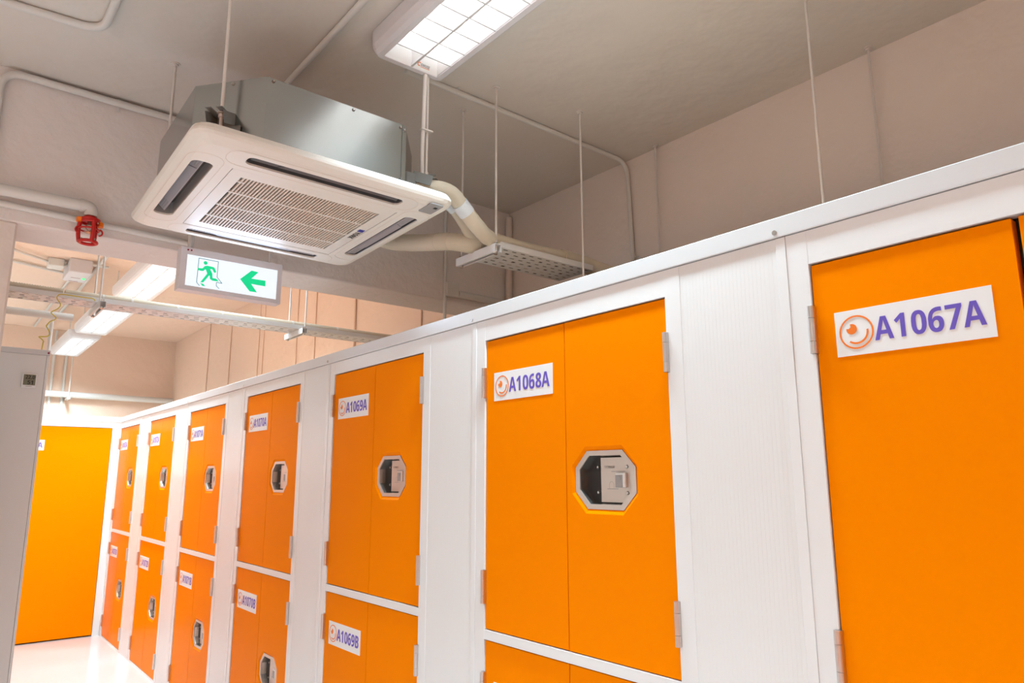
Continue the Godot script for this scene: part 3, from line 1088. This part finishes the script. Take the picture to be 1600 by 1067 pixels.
# ------------------------------------------------------------------ cable trays
# perforated tray: x runs along it, z across it, y = 0 at the bottom
func tray_parts(t: Node3D, length: float, width: float, rows: int, pitch: float, big_every: int) -> void:
	var s := sb()
	var n := int(length / pitch)
	var rw := width / rows
	for i in n:
		for j in rows:
			var x0 := i * pitch
			var z0 := -j * rw
			var big := (j % big_every == 1) and i % 2 == 0
			var hl := 0.011 if big else pitch * 0.26
			var hw := rw * 0.2 if big else rw * 0.13
			var cx := x0 + pitch * (0.5 if j % 2 == 0 else 0.3)
			var cz := z0 - rw / 2
			var xs := [x0, cx - hl, cx + hl, x0 + pitch]
			var zs := [z0, cz + hw, cz - hw, z0 - rw]
			for a in 3:
				for b in 3:
					if a == 1 and b == 1:
						continue
					quad(s, Vector3(xs[a], 0, zs[b]), Vector3(xs[a + 1], 0, zs[b]), Vector3(xs[a + 1], 0, zs[b + 1]), Vector3(xs[a], 0, zs[b + 1]), Vector3.DOWN)
			var hp := [Vector3(xs[1], 0, zs[1]), Vector3(xs[2], 0, zs[1]), Vector3(xs[2], 0, zs[2]), Vector3(xs[1], 0, zs[2])]
			var hu := []
			for p in hp:
				hu.append(p + Vector3(0, 0.0015, 0))
			skin(s, hp, hu)
	obj("perforated_base", s, M.tray, t)
	s = sb()
	box(s, Vector3(0.004, 0.006, -width + 0.001), Vector3(n * pitch - 0.004, 0.008, -0.001))
	obj("shade_sheet", s, M.shade_sheet, t)  # keeps the holes dark in place of real shade above them
	for e in [[0.0, 0.003], [-width - 0.003, 0.003]]:
		s = sb()
		box(s, Vector3(0, -0.001, e[0]), Vector3(n * pitch, 0.026, e[0] + e[1]), 0.0008)
		obj("side_rail", s, M.tray, t)

# slotted steel channel under a tray, open side towards +x; runs from z0 to z1 at y below
func channel(called: String, label: String, x: float, y: float, z0: float, z1: float) -> void:
	var t := thing(called, label, "support", Vector3(x, y, z0), "channels carrying the cable trays")
	var s := sb()
	var l := z1 - z0
	box(s, Vector3(0.0, 0.0, 0.0), Vector3(0.0025, 0.036, l), 0.0005)
	box(s, Vector3(0.0025, 0.0335, 0.0), Vector3(0.036, 0.036, l), 0.0005)
	box(s, Vector3(0.0025, 0.0, 0.0), Vector3(0.011, 0.0025, l), 0.0005)
	box(s, Vector3(0.026, 0.0, 0.0), Vector3(0.036, 0.0025, l), 0.0005)
	box(s, Vector3(0.0335, 0.0025, 0.0), Vector3(0.036, 0.0335, l), 0.0005)
	obj("steel_channel", s, M.tray, t)
	for z in [0.018, l - 0.018]:
		for ny in [-0.006, 0.036]:
			s = sb()
			tube(s, [Vector3(0.018, ny, z), Vector3(0.018, ny + 0.01, z)], 0.0095, 6)
			obj("nut", s, M.steel, t)

func lumpy(s: SurfaceTool, pts: Array, r: float, sd: int, sides := 18) -> void:
	var rng := FastNoiseLite.new()
	rng.seed = sd
	rng.frequency = 9.0
	var rr := []
	var d := 0.0
	for i in pts.size():
		if i > 0:
			d += pts[i].distance_to(pts[i - 1])
		rr.append(r * (1.0 + 0.05 * rng.get_noise_1d(d)))
	tube(s, pts, rr, sides)

func trays() -> void:
	# tray beside the air conditioner
	var t := thing("cable_tray", "short perforated cable tray right of the air conditioner carrying lagged pipes", "cable tray", Vector3(1.80, 2.462, -2.318))
	tray_parts(t, 0.62, 0.235, 6, 0.05, 2)
	channel("support_channel", "white steel channel under the tray end right of the air conditioner", 1.775, 2.425, -2.575, -2.285)
	t = thing("cable_tray", "wide cable tray above the right lockers near the wall", "cable tray", Vector3(2.755, 2.372, 0.4))
	t.rotation.y = PI / 2
	tray_parts(t, 2.95, 0.45, 6, 0.1, 2)
	channel("support_channel", "steel channel under the wide tray, far one above the lockers", 2.22, 2.32, -2.25, -2.2)
	hung_rod(1.795, 2.43, -2.303, 3.2, "white rod holding the near end of the channel right of the air conditioner", "rods of the cable trays")
	hung_rod(1.795, 2.43, -2.557, 3.2, "thin white rod at the far end of the tray channel, behind the lagged pipes", "rods of the cable trays", 0.0045)
	hung_rod(2.242, 2.33, -2.225, 3.2, "white rod above the tray where it meets the lockers, left of the bent conduit", "rods of the cable trays")
	hung_rod(2.80, 2.33, -2.228, 3.2, "white rod close to the wall, just right of the bent conduit", "rods of the cable trays")
	hung_rod(2.285, 2.33, -1.108, 3.2, "longest white rod, coming down above the A1068A locker's right side", "rods of the cable trays")
	hung_rod(2.792, 2.33, -1.113, 3.2, "rightmost white rod, close to the wall above the lockers", "rods of the cable trays")
	# long tray beyond the beam
	t = thing("cable_tray", "long perforated cable tray crossing beyond the beam below the exit sign", "cable tray", Vector3(0.05, 2.458, -4.50))
	tray_parts(t, 2.66, 0.175, 4, 0.06, 2)
	channel("support_channel", "white steel channel under the left part of the long tray", 0.655, 2.420, -4.745, -4.435)
	channel("support_channel", "white steel channel under the long tray right of the exit sign", 1.838, 2.420, -4.745, -4.435)
	for r in [[0.660, -4.45, "front rod at the left channel of the long tray"], [0.672, -4.73, "rear rod at the left channel of the long tray"], [1.862, -4.452, "front rod at the long tray's channel right of the exit sign"], [1.862, -4.73, "rear rod at the long tray's channel right of the exit sign"]]:
		hung_rod(r[0], 2.425, r[1], 3.55, "white threaded " + r[2], "rods of the long tray")
	# what lies in the long tray
	t = thing("lagged_pipe", "pale lagged pipe lying along the long tray beyond the beam", "pipe", Vector3(0.50, 2.488, -4.54))
	var s := sb()
	var pts := []
	for i in 60:
		pts.append(Vector3(2.28 * i / 59.0, 0, 0))
	lumpy(s, pts, 0.026, 5)
	obj("lagging", s, M.lag, t)
	s = sb()
	for x in [0.18, 0.33, 0.58, 0.84, 1.02, 1.30, 1.62]:
		tube(s, [Vector3(x, 0, 0), Vector3(x + 0.012, 0, 0)], 0.0275, 16)
	obj("tie", s, M.rod, t)
	t = thing("flexible_duct", "ribbed pale hose in the left end of the long tray", "hose", Vector3(0.06, 2.490, -4.54))
	s = sb()
	ribbed(s, [Vector3.ZERO, Vector3(0.43, 0, 0)], 0.028, 0.012)
	obj("sleeve", s, M.lag, t)
	# loose earth wire
	t = thing("earth_wire", "loose green yellow wire curling down from the long tray to the white block", "wire", Vector3(0.415, 2.08, -4.42))
	var w := [[217, 365], [211, 372], [196, 376], [175, 375], [79, 376], [50, 374], [40, 363], [42, 350], [56, 332], [59, 316], [48, 295], [21, 272], [33, 261], [46, 249], [42, 237], [19, 218], [7, 196], [13, 184], [25, 166], [25, 150], [11, 140], [-19, 135], [-8, 123], [2, 110], [0, 100], [-4, 4]]
	pts = []
	for p in w:
		pts.append(Vector3(p[0] * 0.001, p[1] * 0.001, 0.012 * sin(p[1] * 0.07) - (0.0 if p[1] < 340 else 0.0)))
	s = sb()
	tube(s, smooth(pts, 5), 0.0028, 8)
	obj("insulation", s, M.yellow, t)

# ------------------------------------------------------------------ pipes and conduits
func pipe_thing(called: String, label: String, category: String, pts: Array, r: float, m: Material, group := "", sides := 14) -> Node3D:
	var o: Vector3 = pts[0]
	var t := thing(called, label, category, o, group)
	var q := []
	for p in pts:
		q.append(p - o)
	var s := sb()
	tube(s, q, r, sides)
	obj("tube", s, m, t)
	return t

func saddle(t: Node3D, at: Vector3, along: Vector3, up: Vector3, r: float) -> void:
	var s := sb()
	tube(s, [at - along * 0.006, at + along * 0.006], r + 0.0018, 14)
	var side := along.cross(up)
	tbox(s, Transform3D(Basis(side, up, side.cross(up)), at + up * (r - 0.0015)), Vector3(r * 4.4, 0.003, 0.012), 0.0008)
	obj("saddle", s, M.pipe, t)

func pipes() -> void:
	var r := 0.0125
	# conduit across the ceiling, then down the right wall
	var t := pipe_thing("conduit", "white conduit crossing the ceiling from the lamp and bending down the right wall", "conduit", bend([Vector3(1.40, 3.186, -2.425), Vector3(2.815, 3.186, -2.44), Vector3(2.815, 2.06, -2.40)], 0.09, 10), r, M.pipe, "white conduits")
	saddle(t, Vector3(0.265, 0, -0.003), Vector3.RIGHT, Vector3.UP, r)
	saddle(t, Vector3(1.03, 0, -0.011), Vector3.RIGHT, Vector3.UP, r)
	saddle(t, Vector3(1.415, -0.55, 0.01), Vector3.UP, Vector3.RIGHT, r)
	t = pipe_thing("conduit", "white conduit along the ceiling running towards the camera behind the air conditioner", "conduit", [Vector3(1.045, 3.186, -3.47), Vector3(1.045, 3.186, -0.6)], r, M.pipe, "white conduits")
	t = pipe_thing("conduit", "white conduit under the ceiling edge along the beam, bending down at the left", "conduit", bend([Vector3(0.066, 2.70, -3.466), Vector3(0.066, 3.172, -3.466), Vector3(1.30, 3.172, -3.466)], 0.085, 10), 0.016, M.pipe, "white conduits")
	saddle(t, Vector3(0.44, 0.472, 0), Vector3.RIGHT, Vector3.FORWARD, 0.016)
	t = pipe_thing("conduit", "thick white conduit bent in a U on the ceiling at the top left", "conduit", bend([Vector3(-0.045, 3.184, -2.30), Vector3(-0.01, 3.184, -2.955), Vector3(0.345, 3.184, -2.925), Vector3(0.355, 3.184, -2.1)], 0.085, 10), 0.0155, M.pipe, "white conduits")
	t = pipe_thing("conduit", "thin white conduit along the beam below the sprinkler pipe", "conduit", [Vector3(-0.2, 2.602, -3.47), Vector3(0.86, 2.575, -3.47)], 0.0145, M.pipe, "white conduits")
	# vertical conduit with a box on the right of the beam
	t = pipe_thing("conduit", "vertical white conduit on the beam with a small square box, right of the sign", "conduit", [Vector3(2.318, 2.10, -3.474), Vector3(2.318, 3.09, -3.474)], 0.010, M.pipe, "white conduits")
	var s := sb()
	box(s, Vector3(-0.004, 0.455, -0.011), Vector3(0.085, 0.54, 0.03), 0.004)
	obj("box", s, M.pipe, t)
	t = pipe_thing("conduit", "white pipe running right from the small box low on the beam", "conduit", [Vector3(2.404, 2.578, -3.462), Vector3(2.82, 2.578, -3.462)], 0.022, M.pipe, "white conduits")
	t = pipe_thing("conduit", "square looking white trunking in the corner where beam and right wall meet", "conduit", [Vector3(2.805, 2.10, -3.46), Vector3(2.805, 3.16, -3.46)], 0.022, M.wall, "white conduits")
	# ribbed conduit tied to the front right rod
	t = thing("flexible_conduit", "ribbed white conduit tied beside the air conditioner's front right rod", "conduit", Vector3(1.409, 2.63, -2.285))
	s = sb()
	ribbed(s, smooth([Vector3(0.0, 0, 0), Vector3(-0.004, 0.12, 0.0), Vector3(0.0, 0.3, 0.0), Vector3(0.004, 0.565, 0.0)], 8), 0.0098, 0.009)
	obj("sleeve", s, M.rod, t)
	s = sb()
	box(s, Vector3(-0.014, 0.225, -0.014), Vector3(0.038, 0.233, 0.014), 0.002)
	obj("cable_tie", s, M.pipe, t)
	# lagged refrigerant pipes
	var pts := smooth([Vector3(1.36, 2.612, -2.34), Vector3(1.45, 2.618, -2.275), Vector3(1.53, 2.612, -2.262), Vector3(1.60, 2.570, -2.274), Vector3(1.68, 2.517, -2.288), Vector3(1.76, 2.492, -2.318), Vector3(1.86, 2.500, -2.355), Vector3(2.05, 2.504, -2.37), Vector3(2.28, 2.514, -2.375)], 10)
	t = thing("lagged_pipe", "thick cream lagged pipe arching from the air conditioner down to the tray", "pipe", Vector3.ZERO, "lagged pipes")
	s = sb()
	lumpy(s, pts, 0.033, 21)
	obj("lagging", s, M.lag, t)
	s = sb()
	var band := []
	for k in range(27, 34):
		band.append(pts[k])
	tube(s, band, 0.0350, 18)
	obj("tape_band", s, M.tape, t)
	pts = smooth([Vector3(1.45, 2.630, -2.42), Vector3(1.58, 2.612, -2.37), Vector3(1.65, 2.582, -2.385), Vector3(1.70, 2.552, -2.405), Vector3(1.76, 2.520, -2.435), Vector3(1.86, 2.487, -2.44), Vector3(2.0, 2.487, -2.435)], 8)
	t = thing("lagged_pipe", "thinner cream lagged pipe hanging just under the arching one", "pipe", Vector3.ZERO, "lagged pipes")
	s = sb()
	lumpy(s, pts, 0.020, 22)
	obj("lagging", s, M.lag, t)
	s = sb()
	band = []
	for k in range(6, 13):
		band.append(pts[k])
	tube(s, band, 0.0215, 18)
	obj("tape_band", s, M.tape, t)
	pts = smooth([Vector3(1.43, 2.60, -2.86), Vector3(1.52, 2.592, -2.87), Vector3(1.60, 2.575, -2.84), Vector3(1.645, 2.535, -2.67), Vector3(1.69, 2.508, -2.51), Vector3(1.77, 2.495, -2.45), Vector3(1.88, 2.503, -2.475), Vector3(2.05, 2.503, -2.50), Vector3(2.28, 2.503, -2.50)], 10)
	t = thing("lagged_pipe", "thick wrinkled cream lagged pipe leaving under the air conditioner's right edge", "pipe", Vector3.ZERO, "lagged pipes")
	s = sb()
	lumpy(s, pts, 0.039, 23)
	obj("lagging", s, M.lag, t)
	for k in [18, 36, 40, 43, 46, 49, 52]:   # wrinkles where it bends
		s = sb()
		var d: Vector3 = (pts[k + 1] - pts[k]).normalized()
		tube(s, [pts[k] - d * 0.003, pts[k] + d * 0.003], 0.0405, 18)
		obj("wrinkle", s, M.lag, t)
	pts = smooth([Vector3(2.24, 2.508, -2.374), Vector3(2.40, 2.507, -2.378), Vector3(2.47, 2.485, -2.35), Vector3(2.50, 2.445, -2.25), Vector3(2.50, 2.437, -2.0), Vector3(2.49, 2.439, -1.4), Vector3(2.50, 2.437, -0.7), Vector3(2.50, 2.439, 0.3)], 24)
	t = thing("lagged_pipe", "cream lagged pipe showing just above the right lockers' top rail", "pipe", Vector3.ZERO, "lagged pipes")
	s = sb()
	lumpy(s, pts, 0.042, 24)
	obj("lagging", s, M.lag, t)

func sprinkler() -> void:
	# fire main along the beam with its elbow
	var t := thing("sprinkler_pipe", "white fire sprinkler pipe along the beam ending in a down elbow at left", "pipe", Vector3(0.438, 2.60, -3.42))
	var s := sb()
	tube(s, [Vector3(-0.7, 0.034, 0), Vector3(-0.042, 0.038, 0)], 0.0245, 16)
	obj("tube", s, M.pipe, t)
	s = sb()
	tube(s, [Vector3(-0.044, 0.038, 0), Vector3(-0.030, 0.038, 0)], 0.029, 16)
	tube(s, bend([Vector3(-0.034, 0.038, 0), Vector3(0.0, 0.038, 0), Vector3(0.0, -0.004, 0)], 0.026, 8), 0.0265, 16)
	obj("elbow", s, M.pipe, t)
	# the head in its red cage
	t = thing("fire_sprinkler", "red caged sprinkler head with orange tabs hanging from the white elbow", "sprinkler", Vector3(0.438, 2.48, -3.42))
	s = sb()
	tube(s, [Vector3(0, 0.092, 0), Vector3(0, 0.103, 0)], 0.0395, 24)
	tube(s, [Vector3(0, 0.103, 0), Vector3(0, 0.117, 0)], [0.022, 0.018], 16)
	obj("cup", s, M.red, t)
	s = sb()
	for sx in [-1.0, 1.0]:
		var tab := PackedVector2Array()
		for k in 9:
			tab.append(Vector2(sx * 0.034, 0) + Vector2.from_angle(-PI / 2 + PI * k / 8.0) * Vector2(sx * 0.018, 0.019))
		prism(s, tab, 0.080, 0.098, func(x, z, d): return Vector3(x, d + (-0.10 * x), z))
	obj("tab", s, M.amber, t)
	s = sb()
	ring(s, Vector3(0, 0.0, 0), 0.033, 0.0075, 20)
	ring(s, Vector3(0, 0.056, 0), 0.0385, 0.0036, 24)
	ring(s, Vector3(0, 0.088, 0), 0.036, 0.0045, 24)
	for k in 3:
		var a := TAU * (k + 0.62) / 3
		var d := Vector3(cos(a), 0, sin(a))
		tube(s, smooth([d * 0.036 + Vector3(0, 0.092, 0), d * 0.0395 + Vector3(0, 0.056, 0), d * 0.038 + Vector3(0, 0.025, 0), d * 0.033 + Vector3(0, -0.002, 0)], 4), 0.0085, 8)
	obj("cage", s, M.red, t)
	s = sb()
	for sx in [-1.0, 1.0]:
		var arcp := []
		for k in 9:
			var a := -PI / 2 + PI * k / 8
			arcp.append(Vector3(sx * (0.038 + cos(a) * 0.013), 0.050 + sin(a) * 0.014, 0.0))
		tube(s, arcp, 0.0035, 8)
	obj("ear", s, M.red, t)
	s = sb()
	tube(s, [Vector3(0, 0.092, 0), Vector3(0, 0.074, 0)], 0.009, 12)
	for sx in [-1.0, 1.0]:
		tube(s, smooth([Vector3(sx * 0.008, 0.078, 0), Vector3(sx * 0.014, 0.064, 0), Vector3(0, 0.048, 0)], 5), 0.0022, 8)
	for k in 10:
		var a := TAU * k / 10
		tbox(s, Transform3D(Basis(Vector3.UP, a), Vector3(cos(a), 0, -sin(a)) * 0.013 + Vector3(0, 0.044, 0)), Vector3(0.012, 0.0014, 0.005))
	tube(s, [Vector3(0, 0.043, 0), Vector3(0, 0.0455, 0)], 0.009, 12)
	obj("deflector", s, M.brass, t)
	for p in [Vector3(0.026, 0.082, 0.026), Vector3(-0.028, 0.006, 0.02), Vector3(0.02, 0.01, 0.026)]:
		s = sb()
		tube(s, [p, p + Vector3(0, 0, 0.006)], 0.0035, 8)
		obj("screw", s, M.brass, t)

func ring(s: SurfaceTool, c: Vector3, rad: float, r: float, n: int) -> void:
	var p := []
	for k in n + 1:
		var a := TAU * k / n
		p.append(c + Vector3(cos(a), 0, sin(a)) * rad)
	tube(s, p, r, 8, false)

# ------------------------------------------------------------------ beyond the beam
func far_details() -> void:
	# grey box with a green light under the far ceiling
	var t := thing("junction_box", "lilac grey box with a green light under the far ceiling at left", "box", Vector3(0.955, 3.415, -7.75))
	var s := sb()
	box(s, Vector3(-0.095, 0, -0.36), Vector3(0.095, 0.135, 0.06), 0.006)
	obj("case", s, M.case, t)
	s = sb()
	tube(s, [Vector3(0.06, 0.0, -0.17), Vector3(0.06, -0.008, -0.17)], 0.014, 10)
	obj("green_light", s, M.led_green, t)
	for z in [-0.19, -0.335]:
		s = sb()
		box(s, Vector3(-0.047, -0.001, z), Vector3(0.032, 0.0005, z + 0.012))
		obj("print", s, M.maroon, t)
	t = thing("conduit_box", "small pale conduit box left of the box with the green light", "box", Vector3(0.775, 3.47, -7.85))
	s = sb()
	box(s, Vector3(-0.075, 0, -0.10), Vector3(0.055, 0.08, 0.06), 0.008)
	tube(s, [Vector3(0.05, 0.035, 0.0), Vector3(0.085, 0.035, 0.0)], 0.016, 12)
	obj("case", s, M.pipe, t)
	pipe_thing("conduit", "upper of two pale conduits under the far ceiling at left", "conduit", [Vector3(0.70, 3.515, -7.85), Vector3(0.2, 3.515, -7.45)], 0.012, M.pipe, "white conduits")
	pipe_thing("conduit", "lower of two pale conduits under the far ceiling at left", "conduit", bend([Vector3(0.25, 3.53, -8.02), Vector3(0.965, 3.53, -8.3), Vector3(0.965, 3.53, -11.5)], 0.05), 0.013, M.pipe, "white conduits")
	t = pipe_thing("conduit", "pale conduit with two cross clamps beside the nearest far lamp", "conduit", [Vector3(1.115, 3.53, -6.2), Vector3(1.115, 3.53, -11.6)], 0.016, M.pipe, "white conduits")
	for z in [-0.55, -1.5]:
		s = sb()
		box(s, Vector3(-0.07, -0.03, z - 0.02), Vector3(0.07, -0.012, z + 0.02), 0.003)
		obj("clamp", s, M.pipe, t)
	# vertical conduits on the right wall beyond the beam, sharing its bounce-tinted colour
	for p in [[-4.55, 0.011], [-5.65, 0.015], [-6.50, 0.009], [-6.95, 0.007], [-7.90, 0.008], [-8.05, 0.008], [-9.05, 0.010], [-9.95, 0.009]]:
		var words := {-4.55: "nearest the beam", -5.65: "thickest of them", -6.5: "just right of the exit sign's rods", -6.95: "thin, above the A1070A locker", -7.9: "right one of a close pair", -8.05: "left one of a close pair", -9.05: "above the A1071A locker", -9.95: "farthest"}
		pipe_thing("conduit", "vertical bounce tinted conduit on the far right wall, " + words[p[0]], "conduit", [Vector3(2.83 - p[1] * 0.7 - 0.001, 2.06, p[0]), Vector3(2.83 - p[1] * 0.7 - 0.001, 3.545, p[0])], p[1] * 0.7, M.far, "conduits on the far right wall", 10)
	# pipe along the far wall
	t = pipe_thing("wall_pipe", "white pipe running along the far end wall above the end door", "pipe", [Vector3(-1.0, 2.635, -11.58), Vector3(2.82, 2.625, -11.58)], 0.042, M.pipe)
	t = thing("pipe_hanger", "small strut with a rod carrying the white pipe on the far wall", "support", Vector3(1.45, 2.555, -11.69))
	s = sb()
	box(s, Vector3(-0.018, 0, 0.0), Vector3(0.018, 0.03, 0.26), 0.002)
	obj("strut", s, M.pipe, t)
	s = sb()
	tube(s, [Vector3(0, 0.03, 0.22), Vector3(0, 0.99, 0.22)], 0.007, 8)
	obj("rod", s, M.rod, t)
	for x in [1.25, 1.40]:
		pipe_thing("conduit", "vertical pale conduit on the far end wall, " + ("left one" if x < 1.3 else "right one behind the pipe hanger"), "conduit", [Vector3(x, 0.02, -11.68), Vector3(x, 3.53, -11.68)], 0.018, M.pipe, "white conduits")
	# pipes behind the long tray at the left
	pipe_thing("wall_pipe", "pale pipe crossing just behind the left end of the long tray", "pipe", [Vector3(-0.6, 2.435, -4.93), Vector3(0.60, 2.435, -4.93)], 0.022, M.pipe)
	pipe_thing("conduit", "pale upright conduit seen under the left end of the long tray", "conduit", [Vector3(0.50, 2.08, -4.98), Vector3(0.50, 2.41, -4.98)], 0.010, M.pipe, "white conduits")
